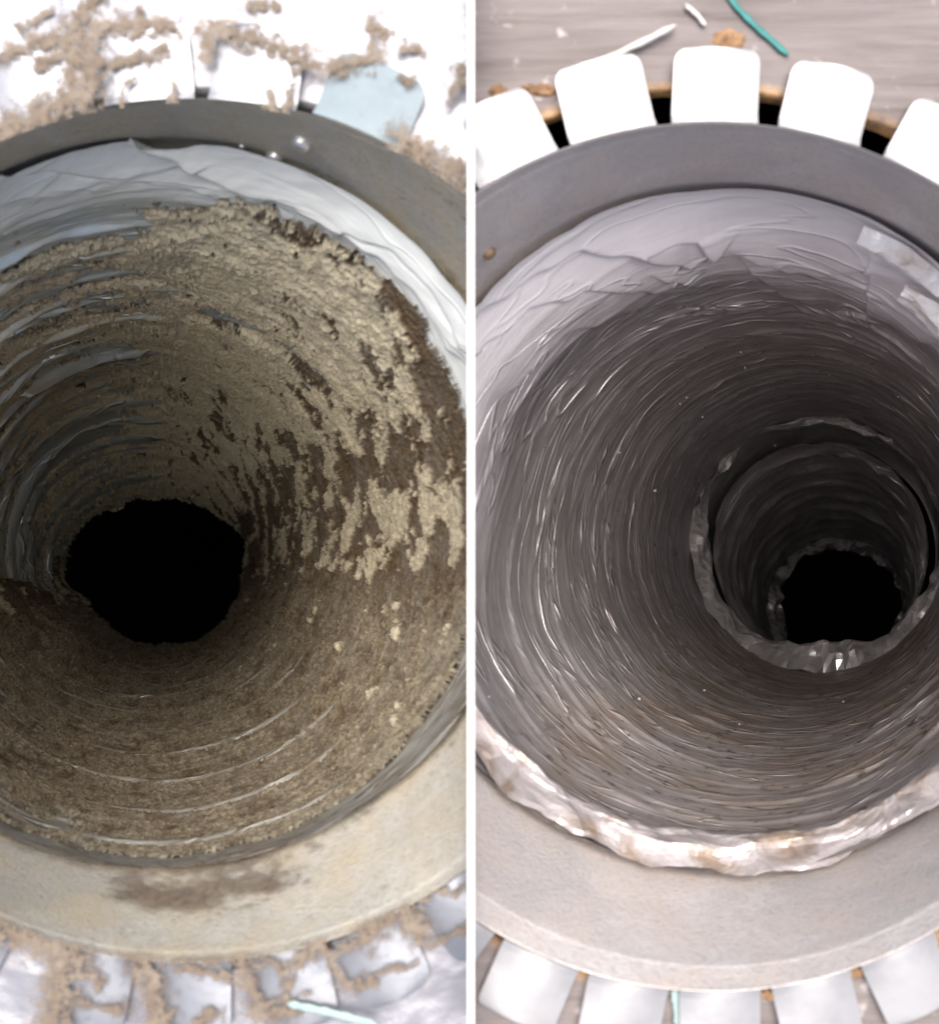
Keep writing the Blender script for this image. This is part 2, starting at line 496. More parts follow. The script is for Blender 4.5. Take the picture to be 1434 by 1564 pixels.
for deg, wd, ln, lf, tw, kind in left_tabs:
    r0 = 0.660 * (1 + 0.035 * abs(math.cos(math.radians(deg))))
    t = make_tab(cl, MAT['tab_dull'] if kind == 'd' else MAT['tab_l'], -0.432, -0.028, r0, deg, wd - 0.006, ln, lf, -0.012, 0.006, tw + random.uniform(-0.05, 0.05), -1, 0.028)
    if t and kind == 'd': t['label'] = "clean dull blue tab without lint"

# ---- right collar
cr = empty("pipe_collar", (0.373, -0.068, 0), "clean galvanised pipe collar with bright white square tabs folded over plywood", "pipe collar", "galvanised pipe collars")
make_sleeve(collar_tube_r, cr, MAT['collar_r'], 1, 664, 500, 641, 5)
right_tabs = [(116.6, 0.135, 0.135, 0.10, 0.05, 0.03, 0.0), (103.2, 0.135, 0.135, 0.14, 0.0, 0.028, 0.02), (89.7, 0.132, 0.132, 0.16, 0.02, 0.028, -0.02),
              (75.8, 0.128, 0.128, 0.14, -0.03, 0.032, 0.02), (61.5, 0.125, 0.13, 0.10, -0.03, 0.03, 0.0)]
right_tabs += [(49 - 12.1 * i, 0.125, 0.13, 0.06, 0.0, 0.03, 0.0) for i in range(9)]
right_tabs += [(307.3 - 12.1 * i, 0.1245, 0.13, 0.0, random.uniform(-.04, .04), 0.016, 0.0) for i in range(7)]
right_tabs += [(222 - 12.5 * i, 0.125, 0.13, 0.04, 0.0, 0.03, 0.0) for i in range(8)]
for deg, wd, ln, lf, tw, co_, sk in right_tabs:
    make_tab(cr, MAT['tab'], 0.373, -0.068, 0.668, deg, wd, ln * 0.90, lf * 0.6, -0.010, 0.007, tw, 1, co_ * 0.75, 0.0, sk)

def make_screw(parent, tube, px, py, rad, mat, name="screw"):
    """pan head screw through the pipe wall, found where it shows on the inside of the collar"""
    best = None
    for p in np.linspace(555, 660, 120):
        cx, cy = tube.centre(p)
        e = 1 + (tube.ex or 0) * float(sst(480, 640, p))
        th = math.atan2(cy - py, (px - cx) / e)
        r = math.hypot((px - cx) / e, cy - py)
        if best is None or abs(r - p) < best[0]: best = (abs(r - p), p, th)
    _, p, th = best
    c = tube.at(np.array([th / (2 * PI)]), np.array([p]), 0.004)[0]
    nrm = Vector((-math.cos(th), -math.sin(th), 0))
    t1 = Vector((-math.sin(th), math.cos(th), 0)); t2 = Vector((0, 0, 1))
    V = [Vector(c) + nrm * rad * 0.75]
    Fc = []
    K = 20
    prof = [(0.35, 0.75), (0.7, 0.62), (0.95, 0.35), (1.0, 0.1), (1.0, -0.3)]
    for rr, h in prof:
        for i in range(K):
            a = 2 * PI * i / K
            V.append(Vector(c) + (t1 * math.cos(a) + t2 * math.sin(a)) * rad * rr + nrm * rad * h)
    for i in range(K): Fc.append([0, 1 + i, 1 + (i + 1) % K, 1 + (i + 1) % K])
    for r in range(len(prof) - 1):
        for i in range(K):
            Fc.append([1 + r * K + i, 1 + (r + 1) * K + i, 1 + (r + 1) * K + (i + 1) % K, 1 + r * K + (i + 1) % K])
    V = np.array([list(v) for v in V])
    tris = np.array([[f[0], f[1], f[2]] for f in Fc] + [[f[0], f[2], f[3]] for f in Fc if f[2] != f[3]])
    return mesh_np(name, V, tris, mat, parent, True)
make_screw(cl, collar_tube_l, 420, 236, 0.017, MAT['screw'])
make_screw(cl, collar_tube_l, 461, 214, 0.017, MAT['screw'])
make_screw(cl, collar_tube_l, 370, 220, 0.006, MAT['screw'], "rivet")
sc = make_screw(cr, collar_tube_r, 745, 384, 0.013, MAT['rust'])
sc['label'] = "small brown screw in the pipe wall"

# ------------------------------------------------------------------ left duct liner
def grooves(tube, U, Pp, lines, wd):
    cx, cy = tube.centre(Pp)
    e = 1 + (tube.ex or 0) * sst(480, 640, Pp)
    X = cx + Pp * e * np.cos(U * 2 * PI); Y = cy - Pp * np.sin(U * 2 * PI)
    X = X + 5 * NZ[3](X / 50, Y / 50); Y = Y + 5 * NZ[4](X / 50, Y / 50)
    out = np.zeros(U.shape)
    for pts, a in lines:
        d = np.full(U.shape, 1e3); sg = np.zeros(U.shape)
        for (ax, ay), (bx, by) in zip(pts[:-1], pts[1:]):
            vx, vy = bx - ax, by - ay
            t = np.clip(((X - ax) * vx + (Y - ay) * vy) / (vx * vx + vy * vy), 0, 1)
            dd = np.hypot(X - ax - t * vx, Y - ay - t * vy)
            sg = np.where(dd < d, np.sign((X - ax) * vy - (Y - ay) * vx), sg)
            d = np.minimum(d, dd)
        # one edge of foil lying over the next
        out += a * (0.8 * sst(-1.4, 1.4, sg * d) * np.exp(-(d / 26.0) ** 2) - 0.45 * np.exp(-(d / wd) ** 2))
    return out
LEFT_CREASES = [([(200, 214), (262, 232), (300, 258), (350, 276), (400, 296), (450, 308), (505, 340), (580, 384), (640, 440), (690, 520)], 0.022),
                ([(0, 268), (90, 258), (190, 264), (290, 248)], 0.010), ([(60, 300), (150, 272), (230, 278), (330, 296)], 0.010),
                ([(530, 345), (600, 372), (660, 430), (712, 520)], 0.010), ([(-20, 320), (60, 292), (130, 290)], 0.008)]
RIGHT_CREASES = [([(980, 352), (1058, 334), (1086, 346), (1150, 352), (1240, 372), (1345, 386), (1434, 430)], 0.018),
                 ([(724, 472), (800, 415), (880, 372), (960, 362), (1050, 362), (1086, 346)], 0.018),
                 ([(1010, 382), (1100, 392), (1165, 394), (1230, 412), (1320, 440), (1390, 455), (1434, 480)], 0.015),
                 ([(1160, 372), (1200, 398), (1245, 414)], 0.012), ([(724, 520), (790, 455), (870, 415), (960, 400), (1040, 400)], 0.014),
                 ([(760, 560), (830, 480), (930, 435), (1040, 420), (1180, 440)], 0.012), ([(1060, 445), (1180, 452), (1290, 470), (1400, 530)], 0.012),
                 ([(1340, 390), (1350, 440), (1300, 430)], 0.010)]

def end_ragged(U, Pp):
    return 9 * fbm(6, U, np.zeros_like(U), 14, 1, 6, 0.7) * sst(175, 146, Pp)

def disp_left(U, Pp):
    D = duct_tube_l.depth(Pp)
    Dw = D + 0.05 * np.sin(2 * PI * U + 0.6)
    ph = (Dw / 0.30 + U) % 1.0
    upleft = ang(U, 150, 55, 20)
    amp = np.clip(0.55 + 0.15 * upleft + 1.3 * fbm(7, U, Dw, 6, 4, 3), 0.0, 1.0)
    rib = np.exp(-((ph - 0.5) / 0.035) ** 2) * amp * (1 - 0.35 * ang(U, 290, 80, 20))
    ph2 = (Dw / 0.10 + 3 * U + 0.4 * fbm(2, U, Dw, 4, 3, 2)) % 1.0
    rib = 0.017 * rib * (1 + 1.0 * upleft) + 0.012 * (1 + 0.7 * upleft) * np.exp(-((ph2 - 0.5) / 0.10) ** 2) * np.clip(0.3 + 1.6 * fbm(9, U, Dw, 7, 7, 3), 0, 1) * (0.35 + 0.65 * upleft)
    bulge = np.abs(np.sin((ph - 0.5) * PI))
    mouth = sst(480, 520, Pp)
    rib = rib * (1 - 0.97 * mouth)
    ins = -0.006 * bulge * (1 - mouth)
    wr = fbm(3, U, Dw, 10, 12, 4, 0.55, True)
    ins = ins + 0.007 * (wr - 0.4) * (1 - mouth * 0.8)
    ins = ins + 0.0035 * (1 - 0.7 * mouth) * fbm(6, U, Dw, 20, 50, 3)
    ins = ins + grooves(duct_tube_l, U, Pp, LEFT_CREASES, 2.8) * sst(440, 470, Pp)
    cre = fbm(8, U, D * 1.0 + 0.3 * np.sin(2 * PI * U * 2), 9, 5, 3, 0.5, True)
    ins = ins + 0.007 * np.clip(cre - 0.45, 0, 1) * mouth
    return ins, rib, mouth, D

def liner_left():
    ps = np.linspace(556, 150, 430)
    nu = 1000
    U, Pp = uv_grid(nu, ps)
    # the mouth edge of the foil is uneven
    Pp = Pp + end_ragged(U, Pp)
    edge = 4 * fbm(2, U, np.zeros_like(U), 12, 1, 3)
    Pp = Pp + edge * sst(520, 556, Pp)
    ins, rib, mouth, D = disp_left(U, Pp)
    ins = ins + rib
    V = duct_tube_l.at(U, Pp, ins)
    gr = 0.12 + 0.88 * ang(U, 300, 95, 30)
    gr = gr * (1 - 0.95 * mouth * ang(U, 80, 80, 25))
    gr = np.maximum(gr, 0.9 * (1 - sst(80, 120, Pp)))
    Fc = grid_faces(nu, len(ps))
    V, Fc = clip_side(V, Fc, -1)
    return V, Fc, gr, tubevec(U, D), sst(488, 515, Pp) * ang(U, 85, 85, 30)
dl = empty("flexible_duct", (-0.45, -0.03, -0.15), "flexible foil duct clogged with beige and brown lint", "foil duct", "flexible foil ducts")
V, Fc, gr, tv, sheen = liner_left()
mesh_np("foil_liner", V, Fc, MAT['foil_l'], dl, True, {"grime": gr, "painted_sheen": sheen}, tv)

def cap(tube, p, parent, name="end_panel"):
    K = 48
    u = np.arange(K) / K
    ring = tube.at(u, np.full(K, p), -0.02)
    c = ring.mean(0)
    V = np.concatenate([ring, [c]])
    tris = np.array([[i, (i + 1) % K, K] for i in range(K)])
    return mesh_np(name, V, tris, MAT['void'], parent, False)

# ------------------------------------------------------------------ lint in the left duct
def lint_fields(U, Pp):
    D = duct_tube_l.depth(Pp)
    Dw = D + 0.05 * np.sin(2 * PI * U + 0.6)
    Q = np.log(Pp)
    ph = (Dw / 0.30 + U) % 1.0
    big = fbm(1, U, Q + 0.3 * U, 8, 4, 3)
    cl0 = fbm(10, U, Q * 1.0 + 0.25 * np.sin(2 * PI * U + 2), 28, 16, 4, 0.6)       # clumps drawn out round the pipe
    cl1 = fbm(4, U, Q, 60, 20, 4, 0.65)
    cl2 = fbm(9, U, Q, 140, 44, 3, 0.7)
    fine = fbm(2, U, Pp / 100.0, 300, 34, 3, 0.75)
    top = ang(U, 98, 48, 26)                     # pale lint over the top
    rightz = ang(U, 16, 46, 22)                  # clumps on brown felt down the right
    leftz = ang(U, 178, 30, 18)                  # bands between bare strips of foil
    bottom = ang(U, 278, 60, 22)
    upleft = ang(U, 148, 45, 20)
    start = 494 + 18 * cl1 + 10 * cl2 + 18 * ang(U, 58, 16, 12) + 12 * ang(U, 18, 28, 20) + 22 * ang(U, 275, 55, 20) - 30 * ang(U, 165, 28, 18)
    inside = sst(-4, 30, start - Pp)
    n0 = fbm(3, U, Dw, 6, 3, 3)
    wide = np.exp(-((Pp - 284) / 13.0) ** 2) + 0.9 * np.exp(-((Pp - 388) / 9.0) ** 2) + 0.9 * np.exp(-((Pp - 212) / 10.0) ** 2) + 0.6 * np.exp(-((Pp - 440) / 8.0) ** 2)
    bare = upleft * (1.3 * wide * (0.75 + 1.6 * n0) + 0.85 * np.clip(np.cos(2 * PI * (ph - 0.1)), 0, 1) * (0.6 + 2.0 * n0)) + 0.35 * ang(U, 172, 30, 14) * sst(330, 250, Pp) * sst(150, 200, Pp)
    bare = np.clip(bare, 0, 2)
    bare2 = 1.2 * ang(U, 60, 14, 10) * np.exp(-((Pp - 372) / 10.0) ** 2)
    pits = sst(0.22, 0.36, cl1 + 0.45 * cl2 - 0.10 * big) * 0.9
    pale = (0.62 * top - 0.02 * rightz + 0.44 * leftz - 0.75 * bottom + 0.35 * big
            + 0.9 * cl0 * (1 + 1.3 * rightz) + 0.35 * cl1 + 0.35 * cl2 - pits * (top + leftz) - bare - bare2)
    pale = pale - 0.12 * rightz * sst(300, 200, Pp)
    powder = fbm(5, U, Pp / 100, 420, 50, 2, 0.7)
    pale = pale + 0.22 * powder
    pale = np.where(inside > 0.02, pale - 0.75 * (1 - inside), -1)
    ph_ = sst(-0.05, 0.22, pale)
    felt = 1.2 * rightz + 0.75 * bottom - 0.12 + 0.35 * cl1 + 0.25 * cl2 + 0.15 * fine
    felt = felt + 0.6 * ang(U, 335, 55, 20) + 0.25 * top - 0.15 * upleft
    felt = felt - 0.9 * ang(U, 232, 22, 14) * sst(380, 470, Pp) * (0.6 + cl0 * 1.8) - 2.0 * bare2 - 2.0 * bare
    felt = np.where(inside > 0.02, felt + 0.3 * powder - 1.1 * (1 - inside), -1)
    fh = sst(0.0, 0.25, felt)
    thick = 1 + 1.1 * rightz * sst(-0.2, 0.1, felt)
    H = -0.003 + fh * (0.0075 + 0.004 * cl1) * thick + ph_ * (0.005 + 0.008 * np.clip(cl0 + 0.2, 0, 1) + 0.007 * cl1 + 0.006 * cl2)
    H = H + ph_ * top * 0.004 + (fh + ph_ > 0.02) * (0.0050 * fine + 0.0035 * fbm(7, U, Pp / 100, 400, 50, 2))
    # a bank of lint across the bottom, where the pipe ends
    bw = np.exp(-(np.clip(Pp - 150, 0, None) / 14.0) ** 2)
    bank = (ang(U, 285, 80, 25) + 0.3 * ang(U, 200, 25, 15)) * bw
    bank = bank + 0.9 * ang(U, 218, 16, 12) * np.exp(-((Pp - 200) / 40.0) ** 2)
    H = H + bank * (0.075 + 0.022 * cl1 + 0.012 * cl2 + 0.05 * big)
    tone = 0.22 + 0.78 * ph_ * (0.66 + 0.34 * top) + 0.22 * fine + 0.24 * bottom * (0.8 + 1.8 * cl1) + 0.16 * cl2
    tone = tone + 0.12 * sst(400, 500, Pp) * bottom - 0.25 * pits * (1 - ph_)
    ok = (fh > 0.03) | (ph_ > 0.03) | (bank > 0.15)
    return H, tone, ok

def lint_left():
    ps = np.linspace(520, 149, 555)
    nu = 1300
    U, Pp = uv_grid(nu, ps)
    Pp = Pp + end_ragged(U, Pp)
    H, tone, ok = lint_fields(U, Pp)
    inset = np.where(ok, np.maximum(H, 0.0), -0.004) + disp_left(U, Pp)[0]
    e = 1 - ok.astype(float)
    V = duct_tube_l.at(U, Pp, inset)
    Fc = grid_faces(nu, len(ps))
    Fc = Fc[ok[Fc].sum(1) >= 3]
    V, Fc = clip_side(V, Fc, -1)
    return U, Pp, V, Fc, tone, inset, ok
U, Pp, V, Fc, tone, inset, ok = lint_left()
lint_mesh = mesh_np("lint_lining", V, Fc, MAT['lint'], None, True, {"tone": tone})
put(lint_mesh, "thick beige and dark brown lint caked inside the left foil duct", "lint", None, "stuff")

def fibres(name, base, nrm, tone, length, width, parent=None):
    """loose hairs: slim triangles standing off a surface"""
    n = len(base)
    d = rng.normal(size=(n, 3)) * 0.75 + nrm * 0.9
    d /= np.linalg.norm(d, axis=1)[:, None]
    s = np.cross(d, rng.normal(size=(n, 3))); s /= np.linalg.norm(s, axis=1)[:, None]
    L = length * (0.4 + rng.random(n) * 1.0)[:, None]
    W = np.asarray(width).reshape(-1, 1) * np.ones((n, 1))
    V = np.stack([base - s * W, base + s * W, base + d * L + rng.normal(size=(n, 3)) * L * 0.15], 1).reshape(-1, 3)
    Fc = np.arange(3 * n).reshape(-1, 3)
    return mesh_np(name, V, Fc, MAT['lint'], parent, False, {"tone": np.repeat(tone, 3)})

sel = np.where(ok & (V[:, 0] < DIVX - HALF - 0.002))[0]
wgt = np.clip(tone[sel], 0.15, 1) * np.clip(Pp[sel] / 300, 0.4, 1.6)
N = 150000
pick = rng.choice(sel, N, p=wgt / wgt.sum())
pu, pp = U[pick] + rng.normal(size=N) / 2600, Pp[pick] + rng.normal(size=N) * 0.5
bs = duct_tube_l.at(pu, pp, inset[pick])
nr = -np.stack([np.cos(pu * 2 * PI), np.sin(pu * 2 * PI), np.zeros(N)], -1)
dep = duct_tube_l.depth(pp)
fo = fibres("lint_fuzz", bs, nr, np.clip(tone[pick] + rng.normal(size=N) * 0.15, 0, 1), (0.0026 * dep)[:, None] * 1.0, 0.00022 * dep)
put(fo, "short fuzzy fibres standing off the lint in the left duct", "lint fuzz", None, "stuff")

# ------------------------------------------------------------------ right duct liner
def liner_right(p0, p1, rows, tube, grime_extra=0.0, k=0, nu=1000, flat=False):
    ps = np.linspace(p0, p1, rows)
    U, Pp = uv_grid(nu, ps)
    if p0 > 400:
        Pp = Pp + 5 * fbm(2, U, np.zeros_like(U), 9, 1, 3) * sst(p0 - 40, p0, Pp)
    D = tube.depth(Pp)
    Dw = D + 0.07 * np.sin(2 * PI * U + 2.2) + 0.03 * np.sin(4 * PI * U)
    pitch = 0.16 if p0 > 400 else 0.34
    if p0 < 400: Dw = Dw + 0.05 * fbm(2, U, D, 5, 2, 3)
    ph = (Dw / pitch + U) % 1.0
    rib = np.exp(-((ph - 0.5) / (0.06 if p0 > 400 else 0.13)) ** 2)
    mouth = np.maximum(sst(430, 520, Pp), sst(395, 450, Pp) * ang(U, 92, 60, 35))
    side = ang(U, 190, 50, 30)
    amp = fbm(11, U, Dw, 11, 5, 2) + 0.6
    ins = (0.009 if p0 > 400 else 0.034) * rib * np.clip(amp, 0.1, 1.2) * (1 - 0.7 * mouth)
    def lines(kk, fu, fv, sh, ph_, w):
        n = fbm(kk, U, (Dw if p0 > 400 else Dw * 0.4) + sh * np.sin(2 * PI * U * 2 + ph_), fu, fv, 2, 0.35)
        return np.exp(-(n / w) ** 2)
    soft = fbm(k, U, Dw + 0.05 * np.sin(2 * PI * U * 3), 6, 8, 4, 0.5)
    keep = np.clip(0.35 + 1.8 * fbm(k + 9, U, Dw, 9, 7, 2), 0, 1)
    lin = lines(k + 1, 3, 6, 0.04, 0.4, 0.045) + 0.6 * lines(k + 3, 3, 9, -0.05, 1.9, 0.06) + 0.5 * lines(k + 5, 4, 14, 0.03, 3.0, 0.10) * 0.4
    deepk = 1.0 if p0 > 400 else 2.0
    ins = ins + 0.008 * soft * (1 - 0.6 * mouth) + deepk * 0.0080 * lin * keep * (1 - 0.93 * mouth)
    if p0 > 400:
        ins = ins + 1.1 * grooves(tube, U, Pp, RIGHT_CREASES, 2.3) + 0.065 * sst(522, 440, Pp) * ang(U, 95, 70, 40) * sst(250, 440, Pp)
    V = tube.at(U, Pp, ins)
    gr = 0.25 + 0.75 * ang(U, 278, 42, 30) * (1 - 0.5 * mouth) + grime_extra
    gr = gr * (1 - 0.8 * mouth * ang(U, 90, 90, 20))
    Fc = grid_faces(nu, rows)
    return U, Pp, V, Fc, gr, tubevec(U, D)
dr = empty("flexible_duct", (0.39, -0.03, -0.2), "clean ribbed foil duct in the plywood opening, creased silver grey", "foil duct", "flexible foil ducts")
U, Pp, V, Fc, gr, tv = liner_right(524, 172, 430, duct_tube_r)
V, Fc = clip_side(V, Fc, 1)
sheen = sst(415, 500, Pp + 30 * fbm(4, U, tv[:, 2], 8, 6, 3)) * ang(U, 95, 75, 35)  # where the reflected brightness is painted round the upper mouth
mesh_np("foil_liner", V, Fc, MAT['foil_r'], dr, True, {"grime": gr, "painted_sheen": sheen}, tv)

def ring_band(name, tube, parent, mat, p_out, p_in, deg0, deg1, R_out, R_in, ragged, crump, nu=260, rows=22, k=0, side=None, chord=None, flat=True, cf=18, thin=0.0):
    """crumpled band of loose foil round the pipe between two stations, standing in from the wall"""
    full = abs(deg1 - deg0) >= 360
    u = np.linspace(deg0 / 360, deg1 / 360, nu + (0 if full else 1), endpoint=not full)
    t = np.linspace(0, 1, rows)
    Uc, T = np.meshgrid(u, t)
    Um = Uc % 1.0
    fade = 1.0 if full else np.clip(np.minimum(Uc - deg0 / 360, deg1 / 360 - Uc) * 360 / 14, 0, 1)
    po = p_out + ragged * fbm(k, Um, np.zeros_like(Um) + k, 24, 1, 4, 0.6)
    pi_ = p_in + ragged * 0.6 * fbm(k + 3, Um, np.zeros_like(Um) + k + 5, 18, 1, 4, 0.6)
    mid = (p_out + p_in) / 2
    po = mid + (po - mid) * (0.25 + 0.75 * fade); pi_ = mid + (pi_ - mid) * (0.25 + 0.75 * fade)
    Pb = po + (pi_ - po) * T
    shrink = 1 - thin * ang(Um, 75, 70, 40) * np.clip(0.9 + 1.2 * fbm(k + 2, Um, np.zeros_like(Um), 7, 1, 3), 0, 1)
    ins = R_out + (R_in - R_out) * np.sin(T * PI / 2) * shrink
    if chord:
        s = np.clip(-np.sin(Um * 2 * PI), 1e-3, 1)
        ins = np.maximum(ins, (tube.R - chord / s) * T + ins * (1 - T))
    ins = ins + crump * (fbm(k + 1, Um, T * 0.35 + Uc * 6, cf, 1.6, 3, 0.4, True) - 0.4) + crump * 0.7 * fbm(k + 5, Um, T, cf, 1.5, 3, 0.5)
    V = tube.at(Um, Pb, ins).reshape(-1, 3)
    # puckers lift the foil towards the mouth
    V[:, 2] += (crump * 1.2 * fbm(k + 7, Um, T, cf, 1.2, 2, 0.4, True)).ravel()
    Fc = grid_faces(len(u), rows, full)
    if side: V, Fc = clip_side(V, Fc, side)
    D = tube.depth(Pb)
    o = mesh_np(name, V, Fc, mat, parent, not flat, {"grime": np.zeros(len(V))}, tubevec(Um, D).reshape(-1, 3))
    return o
# ragged foil turned over at the mouth, along the bottom and the lower left
ring_band("torn_foil_edge", duct_tube_r, dr, MAT['crumple'], 521, 500, 188, 342, 0.000, 0.040, 14, 0.019, 150, 11, 2, 1, None, True, 13)
f2 = ring_band("foil_flap", duct_tube_r, dr, MAT['flap'], 524, 505, 48, 66, 0.010, 0.045, 2, 0.004, 60, 14, 6, 1, None, False)
f2['label'] = "bright folded foil strip on the upper right of the mouth"
f3 = ring_band("foil_flap", duct_tube_r, dr, MAT['flap'], 505, 476, 36, 55, 0.045, 0.075, 6, 0.012, 70, 18, 9, 1, None, False)
f3['label'] = "small crumpled shiny foil flap near the right edge"
# rim where the next length of duct is joined on
ring_band("joint_rim", duct_tube_r, dr, MAT['crumple_dark'], 196, 191.5, 0, 360, 0.0, 0.074, 3, 0.026, 110, 6, 4, None, 0.497, True, 15, 0.9)

def glint_specks():  # pale specks added to stand for glints of light on the foil
    pts = [(983, 569), (885, 603), (820, 741), (1045, 603), (1070, 633), (976, 371), (1130, 491), (1130, 532), (1136, 556), (1268, 567),
           (1376, 601), (940, 688), (972, 1073), (1073, 1060), (1128, 1113), (1290, 1077), (996, 748), (738, 1070), (1035, 612), (1195, 706)]
    V, Fc = [], []
    for px, py in pts:
        best = None
        for p in np.linspace(180, 510, 400):
            cx, cy = duct_tube_r.centre(p)
            dd = abs(math.hypot(px - cx, cy - py) - p)
            if best is None or dd < best[0]: best = (dd, p, math.atan2(cy - py, px - cx))
        _, p, th = best
        c = duct_tube_r.at(np.array([th / (2 * PI)]), np.array([p]), 0.014)[0]
        sz = random.uniform(0.0022, 0.0042) * 650 / p * 0.6
        b = len(V)
        for kk in range(6):
            a = kk * PI / 3
            V.append((c[0] + sz * random.uniform(0.7, 1.3) * math.cos(a), c[1] + sz * random.uniform(0.6, 1.2) * math.sin(a), c[2] + random.uniform(-1, 1) * sz * 0.3))
        V.append((c[0], c[1], c[2] + sz * 0.5)); V.append((c[0], c[1], c[2] - sz * 0.5))
        for kk in range(6):
            Fc.append([b + kk, b + (kk + 1) % 6, b + 6]); Fc.append([b + (kk + 1) % 6, b + kk, b + 7])
    o = mesh_np("glint_speck", np.array(V), np.array(Fc), MAT['plastic'], dr, False)
    o['kind'] = "stuff"
glint_specks()

inner_tube = Tube([(180, 1249, 834), (168, 1251, 838), (150, 1262, 865), (105, 1279, 935), (70, 1290, 960)], 0.56)
di = empty("flexible_duct", (1.7, -0.2, -3.6), "dark inner length of ribbed foil duct beyond the crumpled joint", "foil duct", "flexible foil ducts")
U, Pp, V, Fc, gr, tv = liner_right(166, 103, 125, inner_tube, 0.0, 5, 700)
mesh_np("foil_liner", V, Fc, MAT['foil_r'], di, True, {"grime": gr * 0.3}, tv)
ring_band("torn_foil_edge", inner_tube, di, MAT['crumple_dark'], 109, 106, 0, 360, 0.0, 0.10, 3, 0.055, 110, 6, 7, None, None, True, 13, 0.5)

# ------------------------------------------------------------------ boards round the openings
def board(name, cx, cy, rx, ry, side, mat, crinkle, label, hole_noise, depth=0.07, z0=0.0, k=0):
    nu = 640
    u = np.arange(nu) / nu
    rs = [-2, -1, 0] + list(np.linspace(0.004, 0.32, 90)) + [0.36, 0.45, 0.6, 0.8, 1.1, 1.5, 2.0]
    rows = []
    gr = []
    hn = hole_noise * fbm(k, u, np.zeros(nu), 20, 1, 4, 0.6)
    for r in rs:
        rr = max(r, 0)
        x = cx + (rx + rr + hn * max(0, 1 - rr / 0.1)) * np.cos(u * 2 * PI)
        y = cy + (ry + rr + hn * max(0, 1 - rr / 0.1)) * np.sin(u * 2 * PI)
        if r < 0:
            z = np.full(nu, z0 + depth * r / 2)
            gr.append(np.ones(nu))
        else:
            z = z0 + crinkle * (fbm(k + 2, np.abs(x) * 0.2, y + 3, 40, 7, 4, 0.5, True) - 0.5)
            gr.append(np.full(nu, 1.0 if rr < 0.002 else max(0.0, 0.9 - rr / 0.02)))
        rows.append(np.stack([x, y, z], -1))
    V = np.concatenate(rows)
    Fc = grid_faces(nu, len(rs))[:, ::-1]
    V, Fc = clip_side(V, Fc, side)
    o = mesh_np(name, V, Fc, mat, None, True, {"grime": np.concatenate(gr)})
    return put(o, label, None, None, "structure")
board("wall_sheathing", -0.432, -0.028, 0.715, 0.685, -1, MAT['wrap'], 0.006, "white crinkled house wrap on the wall round the clogged duct", 0.004, 0.06, -0.022, 3)
board("plywood_wall", 0.363, -0.040, 0.70, 0.70, 1, MAT['board'], 0.003, "grey weathered plywood wall round the clean duct", 0.010, 0.03, -0.026, 5)

# cavity behind the wall: a closed box added to stop light leaks and keep gaps black
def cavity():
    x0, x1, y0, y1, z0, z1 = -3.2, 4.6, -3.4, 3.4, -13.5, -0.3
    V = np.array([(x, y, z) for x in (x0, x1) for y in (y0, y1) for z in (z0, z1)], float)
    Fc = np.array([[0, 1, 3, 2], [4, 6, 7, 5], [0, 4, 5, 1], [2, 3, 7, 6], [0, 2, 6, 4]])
    o = mesh_np("added_void_box", V, Fc, MAT['void'], None, False)
    put(o, "added near-black box behind the wall, keeping stray light out", None, None, "structure")
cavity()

# the white divider between the two openings
def divider():
    import bmesh
    bm = bmesh.new()
    bmesh.ops.create_cube(bm, size=1)
    top, bot = 0.10, -0.9
    for v in bm.verts:
        v.co.x = v.co.x * 2 * HALF * (1.4 / 1.5); v.co.y *= 5.0; v.co.z = (top + bot) / 2 + v.co.z * (top - bot)
    me = bpy.data.meshes.new("divider_board"); bm.to_mesh(me); bm.free()
    me.materials.append(MAT['divider'])
    o = bpy.data.objects.new("divider_board", me); o.location = (DIVX, 0, 0); C.objects.link(o)
    put(o, "thin white upright divider board standing between the two duct openings", "divider")
divider()

